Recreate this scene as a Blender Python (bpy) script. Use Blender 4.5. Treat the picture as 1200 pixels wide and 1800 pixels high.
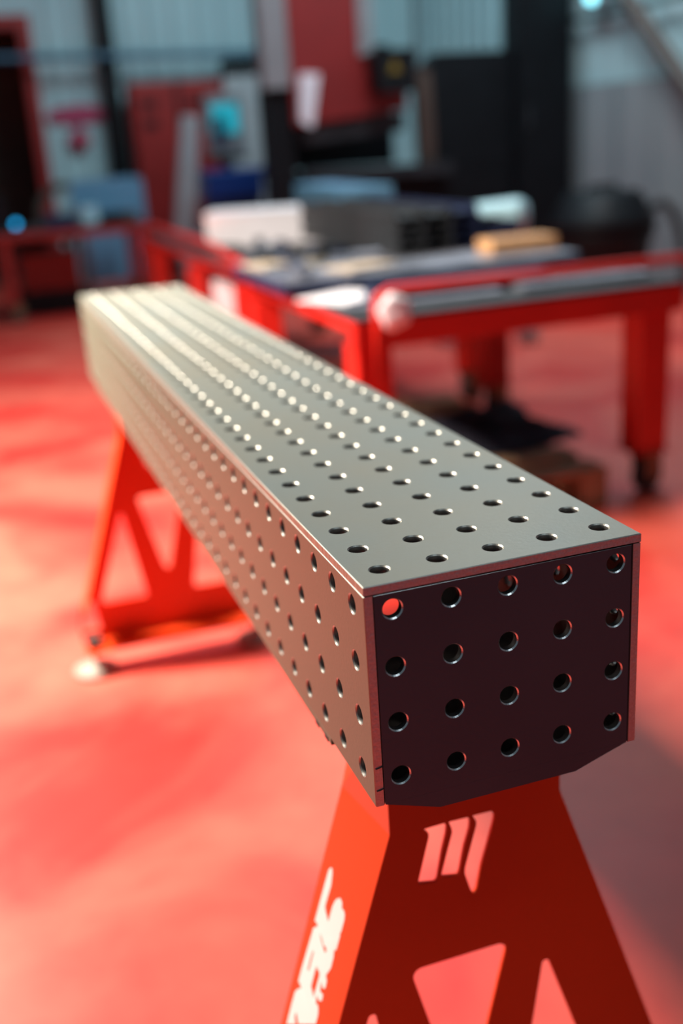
import bpy, bmesh, math, random
from mathutils import Vector, Matrix
random.seed(7)
for o in list(bpy.data.objects): bpy.data.objects.remove(o)
sc = bpy.context.scene
C = bpy.context.collection
V = Vector

# ------------------------------------------------------------------ camera
R = ((0.9430532511652302, -0.3266507832272094, -0.06284768320105527),
     (0.16403671925409039, 0.2923103896713241, 0.9421499831908683),
     (0.28938299916035887, 0.8988069324984367, -0.32924698615128795))
cam = bpy.data.cameras.new('camera'); cob = bpy.data.objects.new('camera', cam); C.objects.link(cob)
m = Matrix(((R[0][0], R[1][0], -R[2][0], -0.24488), (R[0][1], R[1][1], -R[2][1], -0.72051),
            (R[0][2], R[1][2], -R[2][2], 1.24790), (0, 0, 0, 1)))
cob.matrix_world = m
cam.sensor_fit = 'HORIZONTAL'; cam.sensor_width = 24.0; cam.lens = 24.0 * 1898.454 / 1200
cam.clip_start = 0.05; cam.clip_end = 100
cam.dof.use_dof = True; cam.dof.focus_distance = 0.90; cam.dof.aperture_fstop = 2.1; cam.dof.aperture_blades = 0
sc.camera = cob

# ------------------------------------------------------------------ light
sc.view_settings.view_transform = 'Standard'; sc.view_settings.look = 'None'
sc.view_settings.gamma = 1; sc.view_settings.use_curve_mapping = False
sc.view_settings.exposure = 0.0
w = bpy.data.worlds.new('world'); sc.world = w; w.use_nodes = True
w.node_tree.nodes['Background'].inputs[0].default_value = (0.46, 0.62, 0.72, 1)
w.node_tree.nodes['Background'].inputs[1].default_value = 0.12

def area(name, loc, target, sx, sy, power, color, spread=180):
    d = bpy.data.lights.new(name, 'AREA'); d.shape = 'RECTANGLE'; d.size = sx; d.size_y = sy
    d.energy = power; d.color = color; d.spread = math.radians(spread)
    o = bpy.data.objects.new(name, d); C.objects.link(o); o.location = loc
    o.rotation_euler = (V(target) - V(loc)).to_track_quat('-Z', 'Y').to_euler()
    return o
area('high_bay_lamp', (-1.75, 2.5, 3.1), (-0.8, 2.6, 0), 0.6, 0.6, 330, (1.0, 0.89, 0.76), 116)
area('high_bay_lamp', (3.0, 4.9, 4.6), (3.0, 5.0, 0), 0.8, 0.8, 70, (0.92, 0.96, 1.0), 150)  # unseen lamp added to brighten the floor and table tops behind
area('front_fill', (0.6, -1.9, 4.8), (0.3, 0.0, 0.8), 2.6, 0.7, 13, (0.80, 0.93, 1.0))  # unseen fill added for bright chamfers and cool front faces
area('back_wall_fill', (2.6, 6.6, 4.8), (2.2, 8.4, 0), 3.0, 2.0, 160, (0.62, 0.88, 1.0))  # unseen cool fill added to brighten the back wall

# ------------------------------------------------------------------ materials
def mat(name, col, rough=0.5, metal=0.0, var=0.12, scale=6.0, bump=0.0, bscale=40.0, spec=0.5, col2=None, emit=None, estr=0, stretch=None, rvar=0.0, coat=0.0):
    M = bpy.data.materials.new(name); M.use_nodes = True
    nt = M.node_tree; b = nt.nodes['Principled BSDF']; L = nt.links
    b.inputs['Metallic'].default_value = metal; b.inputs['Roughness'].default_value = rough
    b.inputs['Specular IOR Level'].default_value = spec; b.inputs['Coat Weight'].default_value = coat
    b.inputs['Coat Roughness'].default_value = 0.15
    tc = nt.nodes.new('ShaderNodeTexCoord'); src = tc.outputs['Object']
    if stretch:
        mp = nt.nodes.new('ShaderNodeMapping'); mp.inputs['Scale'].default_value = stretch
        L.new(src, mp.inputs['Vector']); src = mp.outputs[0]
    n = nt.nodes.new('ShaderNodeTexNoise'); n.inputs['Scale'].default_value = scale; n.inputs['Detail'].default_value = 5
    L.new(src, n.inputs['Vector'])
    r = nt.nodes.new('ShaderNodeValToRGB'); r.color_ramp.elements[0].position = 0.3; r.color_ramp.elements[1].position = 0.7
    c1 = [c * (1 - var) for c in col]; c2 = list(col2) if col2 else [min(1, c * (1 + var)) for c in col]
    r.color_ramp.elements[0].color = (*c1, 1); r.color_ramp.elements[1].color = (*c2, 1)
    L.new(n.outputs['Fac'], r.inputs[0]); L.new(r.outputs[0], b.inputs['Base Color'])
    if rvar:
        mr = nt.nodes.new('ShaderNodeMapRange'); mr.inputs[3].default_value = rough - rvar; mr.inputs[4].default_value = rough + rvar
        L.new(n.outputs['Fac'], mr.inputs[0]); L.new(mr.outputs[0], b.inputs['Roughness'])
    if bump:
        n2 = nt.nodes.new('ShaderNodeTexNoise'); n2.inputs['Scale'].default_value = bscale; n2.inputs['Detail'].default_value = 6
        L.new(src, n2.inputs['Vector'])
        bp = nt.nodes.new('ShaderNodeBump'); bp.inputs['Strength'].default_value = bump; bp.inputs['Distance'].default_value = 0.002
        L.new(n2.outputs['Fac'], bp.inputs['Height']); L.new(bp.outputs[0], b.inputs['Normal'])
    if emit:
        b.inputs['Emission Color'].default_value = (*emit, 1); b.inputs['Emission Strength'].default_value = estr
    return M
MT = {}
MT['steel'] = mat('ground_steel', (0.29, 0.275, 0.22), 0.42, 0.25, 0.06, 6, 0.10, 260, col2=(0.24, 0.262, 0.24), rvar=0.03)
MT['steel_side_shade'] = mat('ground_shaded_side_steel', (0.125, 0.165, 0.120), 0.5, 0.12, 0.06, 6, 0.10, 260, col2=(0.135, 0.160, 0.115), rvar=0.03, spec=0.22)  # same steel as the top; side shading and red bounce adjusted in colour
MT['steel_edge'] = mat('cut_steel_edge', (0.25, 0.27, 0.22), 0.5, 0.2, 0.25, 60, 0.5, 30, stretch=(8, 8, 0.6))
MT['steel_end'] = mat('shaded_end_steel', (0.12, 0.10, 0.13), 0.5, 0.45, 0.08, 6, 0.15, 200)  # end plate steel darkened, its unlit facing put into the colour
MT['chamfer'] = mat('bright_chamfer', (0.46, 0.45, 0.41), 0.38, 0.9, 0.03, 20)
MT['chamfer_highlight'] = mat('highlight_end_chamfer', (0.95, 0.97, 1.0), 0.22, 0.9, 0.03, 20)  # brighter copy of the chamfer, cool highlight put into its colour
MT['cut_edge_reflect'] = mat('brushed_reflect_edge', (0.95, 0.78, 0.82), 0.42, 1.0, 0.15, 60, 0.3, 30, stretch=(8, 1, 8))  # front-facing cut edges only; red floor reflection put into the tint
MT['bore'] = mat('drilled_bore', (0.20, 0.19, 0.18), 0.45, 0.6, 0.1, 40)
MT['inner'] = mat('inner_dark_steel', (0.045, 0.04, 0.04), 0.7, 0.3, 0.1, 9)  # dark tone carries the shade inside the beam and its holes
MT['red'] = mat('red_powder_coat', (0.86, 0.064, 0.011), 0.34, 0.0, 0.03, 3, 0.15, 500, spec=0.4)
MT['red2'] = mat('red_frame_paint', (0.52, 0.014, 0.008), 0.40, 0.0, 0.10, 5)
MT['dred'] = mat('dark_red_paint', (0.30, 0.012, 0.010), 0.45, 0.0, 0.10, 5)
MT['ramred'] = mat('press_red_paint', (0.22, 0.010, 0.010), 0.5, 0.0, 0.10, 3)
MT['white'] = mat('white_vinyl', (0.93, 0.92, 0.90), 0.4, 0, 0.02, 5)
MT['black'] = mat('black_paint', (0.006, 0.007, 0.009), 0.5, 0, 0.2, 5, spec=0.2)
MT['grey'] = mat('grey_paint', (0.22, 0.22, 0.23), 0.5, 0, 0.1, 4)
MT['lgrey'] = mat('light_grey_paint', (0.42, 0.43, 0.44), 0.5, 0, 0.08, 4)
MT['wpanel'] = mat('white_panel', (0.80, 0.77, 0.82), 0.5, 0, 0.05, 3)
MT['blue'] = mat('blue_paint', (0.006, 0.05, 0.26), 0.4, 0, 0.2, 5)
MT['bluegrey'] = mat('blue_grey_sheet', (0.13, 0.30, 0.45), 0.35, 0, 0.12, 3)
MT['navy'] = mat('navy_steel', (0.018, 0.026, 0.07), 0.5, 0.1, 0.2, 5, spec=0.25)
MT['dsteel'] = mat('dark_steel', (0.030, 0.033, 0.038), 0.5, 0.1, 0.3, 12, spec=0.25)
MT['sheet'] = mat('bare_steel_sheet', (0.26, 0.27, 0.32), 0.4, 0.6, 0.35, 6, rvar=0.1)
MT['wood'] = mat('raw_wood', (0.30, 0.17, 0.09), 0.75, 0, 0.35, 9, 0.4, 60, stretch=(1, 8, 1))
MT['lwood'] = mat('pale_wood', (0.62, 0.33, 0.15), 0.6, 0, 0.15, 9, stretch=(8, 1, 1))
MT['card'] = mat('cardboard', (0.45, 0.36, 0.27), 0.8, 0, 0.1, 9)
MT['rubber'] = mat('black_rubber', (0.02, 0.02, 0.022), 0.7, 0, 0.2, 12)
MT['pad'] = mat('foot_pad_plastic', (0.26, 0.225, 0.185), 0.55, 0, 0.06, 9)
MT['zinc'] = mat('zinc_plated', (0.45, 0.40, 0.30), 0.35, 0.9, 0.15, 20)
MT['caster'] = mat('caster_bracket', (0.22, 0.14, 0.08), 0.45, 0.5, 0.3, 20)
MT['cloth'] = mat('dark_cloth', (0.035, 0.035, 0.06), 0.9, 0, 0.4, 12)
MT['pale'] = mat('pale_blue_wrap', (0.42, 0.68, 0.76), 0.45, 0, 0.1, 6)
MT['teal_glow'] = mat('screen', (0.02, 0.3, 0.36), 0.4, 0, 0.2, 5, emit=(0.02, 0.55, 0.70), estr=0.45)  # added emission standing in for a teal window poster
MT['led'] = mat('blue_lamp', (0.02, 0.3, 0.6), 0.3, 0, 0.0, 5, emit=(0.01, 0.40, 0.85), estr=3.0)
MT['lampw'] = mat('wall_lamp', (0.5, 0.8, 0.9), 0.3, 0, 0.0, 5, emit=(0.25, 0.85, 1.0), estr=3.0)
MT['yellow'] = mat('warning_yellow', (0.22, 0.14, 0.01), 0.5, 0, 0.05, 5)
MT['pink'] = mat('faded_red_paper', (0.42, 0.05, 0.12), 0.7, 0, 0.25, 9)
MT['pipe'] = mat('blue_pipe_paint', (0.02, 0.10, 0.17), 0.4, 0, 0.15, 5)
MT['brown'] = mat('brown_paint', (0.07, 0.045, 0.035), 0.5, 0, 0.2, 5)

# floor: worn red epoxy
FO = (5.3, 35.6, 5.9)
def floor_mat():
    M = bpy.data.materials.new('red_epoxy_floor'); M.use_nodes = True; nt = M.node_tree; L = nt.links
    b = nt.nodes['Principled BSDF']; tc = nt.nodes.new('ShaderNodeTexCoord')
    def noise(s, d, dist=0.0):
        n = nt.nodes.new('ShaderNodeTexNoise'); n.inputs['Scale'].default_value = s; n.inputs['Detail'].default_value = d
        mp = nt.nodes.new('ShaderNodeMapping'); mp.inputs['Location'].default_value = FO; L.new(tc.outputs['Object'], mp.inputs['Vector'])
        n.inputs['Distortion'].default_value = dist; L.new(mp.outputs[0], n.inputs['Vector']); return n
    n1 = noise(1.7, 5, 0.6); n2 = noise(9, 6)
    r = nt.nodes.new('ShaderNodeValToRGB'); e = r.color_ramp.elements
    e[0].position = 0.36; e[0].color = (0.58, 0.020, 0.014, 1); e[1].position = 0.60; e[1].color = (0.66, 0.098, 0.064, 1)
    L.new(n1.outputs['Fac'], r.inputs[0])
    r2 = nt.nodes.new('ShaderNodeValToRGB'); e = r2.color_ramp.elements
    e[0].position = 0.3; e[0].color = (0.86, 0.80, 0.80, 1); e[1].position = 0.7; e[1].color = (1, 1, 1, 1)
    L.new(n2.outputs['Fac'], r2.inputs[0])
    mx = nt.nodes.new('ShaderNodeMix'); mx.data_type = 'RGBA'; mx.blend_type = 'MULTIPLY'; mx.inputs[0].default_value = 1
    L.new(r.outputs[0], mx.inputs[6]); L.new(r2.outputs[0], mx.inputs[7]); L.new(mx.outputs[2], b.inputs['Base Color'])
    mr = nt.nodes.new('ShaderNodeMapRange'); mr.inputs[3].default_value = 0.42; mr.inputs[4].default_value = 0.58
    L.new(n1.outputs['Fac'], mr.inputs[0]); L.new(mr.outputs[0], b.inputs['Roughness'])
    b.inputs['Specular IOR Level'].default_value = 0.5
    return M
MT['floor'] = floor_mat()
def corr_mat(name, col, dark, scale):
    M = bpy.data.materials.new(name); M.use_nodes = True; nt = M.node_tree; L = nt.links
    b = nt.nodes['Principled BSDF']; tc = nt.nodes.new('ShaderNodeTexCoord')
    n = nt.nodes.new('ShaderNodeTexNoise'); n.inputs['Scale'].default_value = 1.2; n.inputs['Detail'].default_value = 5
    L.new(tc.outputs['Object'], n.inputs['Vector'])
    r = nt.nodes.new('ShaderNodeValToRGB'); r.color_ramp.elements[0].color = (*dark, 1); r.color_ramp.elements[1].color = (*col, 1)
    r.color_ramp.elements[0].position = .3; r.color_ramp.elements[1].position = .6
    L.new(n.outputs['Fac'], r.inputs[0]); L.new(r.outputs[0], b.inputs['Base Color']); b.inputs['Roughness'].default_value = 0.5
    return M
MT['wall'] = corr_mat('corrugated_wall_panel', (0.44, 0.62, 0.64), (0.38, 0.54, 0.57), 8)
MT['wall2'] = corr_mat('grey_wall_panel', (0.27, 0.30, 0.31), (0.23, 0.27, 0.29), 8)

# ------------------------------------------------------------------ helpers
def tag(o, label=None, cat=None, group=None, kind=None):
    if label: o['label'] = label
    if cat: o['category'] = cat
    if group: o['group'] = group
    if kind: o['kind'] = kind
    return o
def thing(name, loc, label, cat, group=None):
    o = bpy.data.objects.new(name, None); o.empty_display_size = 0.05; C.objects.link(o); o.location = loc
    return tag(o, label, cat, group)
def origin(p):
    t = V((0, 0, 0))
    while p is not None: t += p.location; p = p.parent
    return t
def link(name, bm, mats, parent=None, smooth=False, loc=None):
    """bm is in world coordinates"""
    me = bpy.data.meshes.new(name); bmesh.ops.recalc_face_normals(bm, faces=bm.faces[:]); bm.to_mesh(me); bm.free()
    for k in (mats if isinstance(mats, (list, tuple)) else [mats]): me.materials.append(MT[k])
    if smooth:
        for p in me.polygons: p.use_smooth = True
    o = bpy.data.objects.new(name, me); C.objects.link(o)
    off = origin(parent) if parent is not None else V(loc or (0, 0, 0))
    me.transform(Matrix.Translation(-off))
    if parent is not None: o.parent = parent
    else: o.location = off
    return o
def nb(): return bmesh.new()
def box(bm, x0, x1, y0, y1, z0, z1, bev=0.0, rz=0.0, mi=0, seg=2):
    c = V(((x0 + x1) / 2, (y0 + y1) / 2, (z0 + z1) / 2))
    M = Matrix.Translation(c) @ Matrix.Rotation(rz, 4, 'Z') @ Matrix.Diagonal((abs(x1 - x0), abs(y1 - y0), abs(z1 - z0), 1))
    g = bmesh.ops.create_cube(bm, size=1, matrix=M); vs = g['verts']
    es = list({e for v in vs for e in v.link_edges}); fs = list({f for v in vs for f in v.link_faces})
    for f in fs: f.material_index = mi
    if bev > 0:
        bmesh.ops.bevel(bm, geom=es, offset=bev, segments=seg, affect='EDGES', profile=0.5)
    return bm
def tube(bm, pts, r, n=12, cap=True, mi=0):
    """swept round tube through points"""
    pts = [V(p) for p in pts]; rings = []
    up = V((0, 0, 1))
    for i, p in enumerate(pts):
        d = (pts[min(i + 1, len(pts) - 1)] - pts[max(i - 1, 0)]).normalized()
        a = d.cross(up)
        if a.length < 1e-3: a = d.cross(V((0, 1, 0)))
        a.normalize(); b = a.cross(d)
        if rings and a.dot(pa) < 0: a, b = -a, -b
        pa = a
        rr = r[i] if isinstance(r, (list, tuple)) else r
        rings.append([bm.verts.new(p + (a * math.cos(t) + b * math.sin(t)) * rr) for t in [2 * math.pi * k / n for k in range(n)]])
    for i in range(len(rings) - 1):
        for k in range(n):
            f = bm.faces.new((rings[i][k], rings[i][(k + 1) % n], rings[i + 1][(k + 1) % n], rings[i + 1][k])); f.material_index = mi
    if cap:
        bm.faces.new(rings[0][::-1]).material_index = mi; bm.faces.new(rings[-1]).material_index = mi
    return bm
def lathe(bm, c, prof, n=32, axis='Z', mi=0):
    rings = []
    for r, h in prof:
        ring = []
        for k in range(n):
            t = 2 * math.pi * k / n
            if axis == 'Z': p = (c[0] + r * math.cos(t), c[1] + r * math.sin(t), c[2] + h)
            elif axis == 'X': p = (c[0] + h, c[1] + r * math.cos(t), c[2] + r * math.sin(t))
            else: p = (c[0] + r * math.cos(t), c[1] + h, c[2] + r * math.sin(t))
            ring.append(bm.verts.new(p))
        rings.append(ring)
    for i in range(len(rings) - 1):
        for k in range(n):
            bm.faces.new((rings[i][k], rings[i][(k + 1) % n], rings[i + 1][(k + 1) % n], rings[i + 1][k])).material_index = mi
    for ring in (rings[0], rings[-1]):
        bm.faces.new(ring).material_index = mi
    return bm
def prism(bm, poly, f0, f1, mi=0):
    """poly: 2-D points; f0/f1 map (u,v) to the two end faces"""
    a = [bm.verts.new(f0(*p)) for p in poly]; b = [bm.verts.new(f1(*p)) for p in poly]; n = len(poly)
    bm.faces.new(a).material_index = mi; bm.faces.new(b[::-1]).material_index = mi
    for i in range(n): bm.faces.new((a[i], b[i], b[(i + 1) % n], a[(i + 1) % n])).material_index = mi
    return bm
def rounded(poly, r, seg=6):
    """round the corners of a polygon"""
    out = []; n = len(poly)
    rs = r if isinstance(r, (list, tuple)) else [r] * n
    for i in range(n):
        p = V(poly[i]); a = (V(poly[i - 1]) - p); b = (V(poly[(i + 1) % n]) - p)
        if rs[i] <= 0: out.append(tuple(p)); continue
        an = a.normalized(); bn = b.normalized(); ang = an.angle(bn)
        t = min(rs[i] / math.tan(ang / 2), a.length * .45, b.length * .45); rr = t * math.tan(ang / 2)
        c = p + (an + bn).normalized() * (rr / math.sin(ang / 2))
        p0 = p + an * t - c; p1 = p + bn * t - c
        tot = p0.angle_signed(p1) if p0.length > 1e-9 else 0
        for k in range(seg + 1):
            th = -tot * k / seg
            q = Matrix.Rotation(th, 2) @ p0
            out.append(tuple(c + q))
    return out
def sheet(polys, th, M):
    """flat sheet with cut-outs: first polygon is the outline; returns bmesh; M maps (u, v, w) to world"""
    cu = bpy.data.curves.new('tmp', 'CURVE'); cu.dimensions = '2D'; cu.fill_mode = 'BOTH'; cu.extrude = th / 2
    for poly in polys:
        s = cu.splines.new('POLY'); s.points.add(len(poly) - 1)
        for i, p in enumerate(poly): s.points[i].co = (p[0], p[1], 0, 1)
        s.use_cyclic_u = True
    o = bpy.data.objects.new('tmp', cu); C.objects.link(o)
    dg = bpy.context.evaluated_depsgraph_get(); me = bpy.data.meshes.new_from_object(o.evaluated_get(dg))
    bm = bmesh.new(); bm.from_mesh(me)
    bpy.data.objects.remove(o); bpy.data.curves.remove(cu); bpy.data.meshes.remove(me)
    bmesh.ops.transform(bm, matrix=M, verts=bm.verts[:])
    bmesh.ops.remove_doubles(bm, verts=bm.verts[:], dist=1e-6)
    return bm
def perforated(bm, u0, u1, v0, v1, us, vs, F, r=0.008, th=0.008, ch=0.0011, seg=8, e=0.0007, th_edge=True):
    """plate with round chamfered holes. F(u, v, d): world point at depth d below the show face.
    materials: 0 face, 1 cut edge, 2 chamfer, 3 inside"""
    def bounds(c, a, b): return [a] + [(c[i] + c[i + 1]) / 2 for i in range(len(c) - 1)] + [b]
    ub, vb = bounds(us, u0 + e, u1 - e), bounds(vs, v0 + e, v1 - e); n = 4 * seg
    for i, cu in enumerate(us):
        for j, cv in enumerate(vs):
            a0, a1, b0, b1 = ub[i], ub[i + 1], vb[j], vb[j + 1]; P = []
            for k in range(seg): P.append((a0 + (a1 - a0) * k / seg, b0))
            for k in range(seg): P.append((a1, b0 + (b1 - b0) * k / seg))
            for k in range(seg): P.append((a1 - (a1 - a0) * k / seg, b1))
            for k in range(seg): P.append((a0, b1 - (b1 - b0) * k / seg))
            ang = [math.radians(225) + 2 * math.pi * k / n for k in range(n)]
            rings = []
            for rr, d in ((None, 0), (r + ch, 0), (r, ch), (r, th - ch), (r + ch, th), (None, th)):
                rings.append([bm.verts.new(F(*P[k], d)) if rr is None else bm.verts.new(F(cu + rr * math.cos(ang[k]), cv + rr * math.sin(ang[k]), d)) for k in range(n)])
            for q, mi in enumerate((0, 2, 4, 4, 3)):
                for k in range(n):
                    f = bm.faces.new((rings[q][k], rings[q][(k + 1) % n], rings[q + 1][(k + 1) % n], rings[q + 1][k])); f.material_index = mi
                    if q in (2,): f.smooth = True
    bmesh.ops.remove_doubles(bm, verts=bm.verts[:], dist=1e-6)
    def loop(q, d): return [bm.verts.new(F(*p, d)) for p in ((u0 + q, v0 + q), (u1 - q, v0 + q), (u1 - q, v1 - q), (u0 + q, v1 - q))]
    lp = [loop(e, 0), loop(0, e), loop(0, th - e), loop(e, th)]
    for k, mi in enumerate((2, 1, 3)):
        for i in range(4):
            f = bm.faces.new((lp[k][i], lp[k][(i + 1) % 4], lp[k + 1][(i + 1) % 4], lp[k + 1][i])); f.normal_update()
            f.material_index = 5 if mi == 1 and abs(f.normal.y) > .9 and th_edge else mi
    return bm

# ------------------------------------------------------------------ the setting
H = 0.92
bm = nb(); box(bm, -7, 4.75, -4, 11.1, -0.08, 0.0); tag(link('floor', bm, 'floor'), kind='structure')
def corrugated(name, x0, x1, y, z0, z1, matn, flip=False, axis='x', pitch=0.25):
    bm = nb(); xs = []; x = x0
    while x < x1:
        xs += [(x, 0), (x + pitch * .55, 0), (x + pitch * .65, -.025), (x + pitch * .9, -.025)]; x += pitch
    xs = [(a, d) for a, d in xs if a <= x1] + [(x1, 0)]
    vv = []
    for a, d in xs:
        p = (a, y + d) if axis == 'x' else (y + d, a)
        vv.append((bm.verts.new((*p, z0)), bm.verts.new((*p, z1))))
    back = 0.06
    bb = [(bm.verts.new((xs[0][0], y + back, z) if axis == 'x' else (y + back, xs[0][0], z)), bm.verts.new((xs[-1][0], y + back, z) if axis == 'x' else (y + back, xs[-1][0], z))) for z in (z0, z1)]
    for i in range(len(vv) - 1): bm.faces.new((vv[i][0], vv[i + 1][0], vv[i + 1][1], vv[i][1]))
    bm.faces.new((bb[0][0], bb[0][1], bb[1][1], bb[1][0]))
    return tag(link(name, bm, matn), kind='structure')
corrugated('wall_back', 0.68, 4.7, 11.0, 0, 5.0, 'wall')
corrugated('wall_back_left', -5.0, -0.55, 11.0, 0, 5.0, 'wall')
bm = nb(); box(bm, -0.55, 0.68, 11.0, 11.06, 2.44, 5.0); tag(link('wall_back_lintel', bm, 'wall'), kind='structure')
corrugated('wall_right', -4.0, 11.0, 4.72, 0, 1.50, 'wall2', axis='y', pitch=0.5)
corrugated('wall_right_upper', -4.0, 11.0, 4.76, 1.50, 5.0, 'wall', axis='y', pitch=0.25)
# door with red frame, dark room behind
bm = nb(); box(bm, 0.58, 0.70, 10.90, 11.08, 0, 2.52, .005); box(bm, -0.62, -0.50, 10.90, 11.08, 0, 2.52, .005); box(bm, -0.50, 0.58, 10.90, 11.08, 2.40, 2.52, .005)
tag(link('door_1', bm, 'dred'), kind='structure')
bm = nb(); box(bm, -0.8, 0.9, 12.6, 12.7, 0, 2.8); box(bm, -0.8, -0.7, 11.1, 12.6, 0, 2.8); box(bm, 0.8, 0.9, 11.1, 12.6, 0, 2.8); box(bm, -0.8, 0.9, 11.1, 12.7, 2.8, 2.9); box(bm, -0.8, 0.9, 11.1, 12.7, -.08, 0)
tag(link('wall_passage', bm, 'brown'), kind='structure')
# steel column, leaning pipe, conduit
bm = nb()
for a in (0, 1): box(bm, 1.30, 1.46, 10.78 + a * .16, 10.80 + a * .16, 0, 5)
box(bm, 1.37, 1.39, 10.80, 10.94, 0, 5)
tag(link('trim_1', bm, 'black'), kind='structure')
bm = nb(); tube(bm, [(-4, 10.7, 2.165), (0, 10.7, 2.13), (3.2, 10.7, 2.07)], 0.035)
tag(link('overhead_pipe', bm, 'pipe', loc=(0, 10.7, 2.1)), 'long blue pipe running level along the corrugated back wall', 'pipe')
bm = nb(); tube(bm, [(4.66, 7.9, 1.99), (4.66, 6.9, 1.99), (4.66, 5, 2.0)], 0.022)
tag(link('wall_conduit', bm, 'black', loc=(4.66, 6.9, 1.99)), 'thin dark conduit running level high on the right wall', 'conduit')
bm = nb(); tube(bm, [(4.60, 7.1, 2.35), (4.60, 6.15, 1.55), (4.60, 5.3, 0.84)], 0.055)
tag(link('diagonal_brace', bm, 'brown', loc=(4.6, 6.15, 1.55)), 'brown tubular brace slanting down across the right wall', 'brace')
t = thing('wall_lamp', (4.6, 7.25, 2.06), 'small glowing blue-white lamp above the conduit on the right wall', 'lamp')
bm = nb(); box(bm, 4.62, 4.69, 7.17, 7.33, 2.05, 2.22, .01); link('lamp_body', bm, 'grey', t)
bm = nb(); lathe(bm, (4.57, 7.25, 2.13), [(0.01, -.0), (.05, .01), (.06, .05)], 20, 'X'); link('lamp_glass', bm, 'lampw', t)

# ------------------------------------------------------------------ perforated beam
BW, BL, TH = 0.247, 2.0, 0.008
beam = thing('perforated_beam', (BW / 2, BL / 2, H - 0.2135), 'long square steel welding beam drilled with rows of round holes', 'welding beam')
ys = [0.0290 + 0.05 * k for k in range(40)]
bm = nb()
perforated(bm, 0, BW, 0, BL, [0.0248 + .05 * k for k in range(5)], ys, lambda u, v, d: (u, v, H - d))
link('top_plate', bm, ['steel', 'steel_edge', 'chamfer', 'inner', 'bore', 'cut_edge_reflect'], beam)
zs = [-0.197 + 0.0, ]
zc = [-0.175 + .05 * k for k in range(4)]
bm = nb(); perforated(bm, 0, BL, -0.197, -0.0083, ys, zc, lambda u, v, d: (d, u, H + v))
link('side_plate', bm, ['steel_side_shade', 'steel_edge', 'chamfer', 'inner', 'bore', 'cut_edge_reflect'], beam)
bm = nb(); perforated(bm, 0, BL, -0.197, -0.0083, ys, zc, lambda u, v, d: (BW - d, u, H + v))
link('side_plate', bm, ['steel_side_shade', 'steel_edge', 'chamfer', 'inner', 'bore', 'cut_edge_reflect'], beam)
def end_plate(y, s):
    bm = nb(); xs = [0.0236 + .05 * k for k in range(5)]; zz = [-0.1727 + .05 * k for k in range(4)]
    perforated(bm, 0.0085, 0.2385, -0.197, -0.0090, xs, zz, lambda u, v, d: (u, y + s * d, H + v), e=0.0001, th_edge=False)
    pl = [(0.0085, -.1970), (0.0575, -.2134), (0.187, -.2134), (0.2385, -.1970)]
    prism(bm, pl, lambda u, v: (u, y, H + v), lambda u, v: (u, y + s * TH, H + v))
    o = link('end_plate', bm, ['steel_end', 'steel_end', 'chamfer_highlight', 'inner', 'inner'], beam)  # end bores use dark inner steel, so hole shade is in the colour
    o['label'] = 'end plate with its shade put into a dark colour'
end_plate(0.0006, 1); end_plate(BL - 0.0006, -1)
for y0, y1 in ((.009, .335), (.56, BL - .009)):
    bm = nb(); box(bm, .0085, .2385, y0, y1, H - .2005, H - .1945, .0005); link('bottom_plate', bm, 'inner', beam)  # rear closing plate is unseen, added to keep the holes dark
bm = nb(); box(bm, .19, .2385, .3352, .5598, H - .2005, H - .1945, .0005); link('light_block_strip', bm, 'inner', beam)  # unseen strip added to keep lit floor out of a front hole
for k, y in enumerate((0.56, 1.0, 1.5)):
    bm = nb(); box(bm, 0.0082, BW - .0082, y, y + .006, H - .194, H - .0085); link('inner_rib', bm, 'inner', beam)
# small bracket strip visible under the left lower edge
bm = nb(); box(bm, 0.0002, 0.006, .118, 1.87, H - .2045, H - .1972, .0008)
lr = link('lower_rail', bm, 'steel_side_shade', beam)
for y in (.132, .160):
    bm = nb(); box(bm, -0.0003, 0.0065, y - .005, y + .005, H - .2055, H - .2005, .0005); link('rail_slot_shade', bm, 'inner', lr)  # solid dark boxes, the shade of open slots put into colour
for z in (-.161, -.182):
    bm = nb(); tube(bm, [(0.0015, -0.0004, H + z), (0.005, -0.0006, H + z + .0006), (0.0082, -.0004, H + z + .0014)], 0.00045, 8); link('tack_mark', bm, 'inner', beam)

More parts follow.
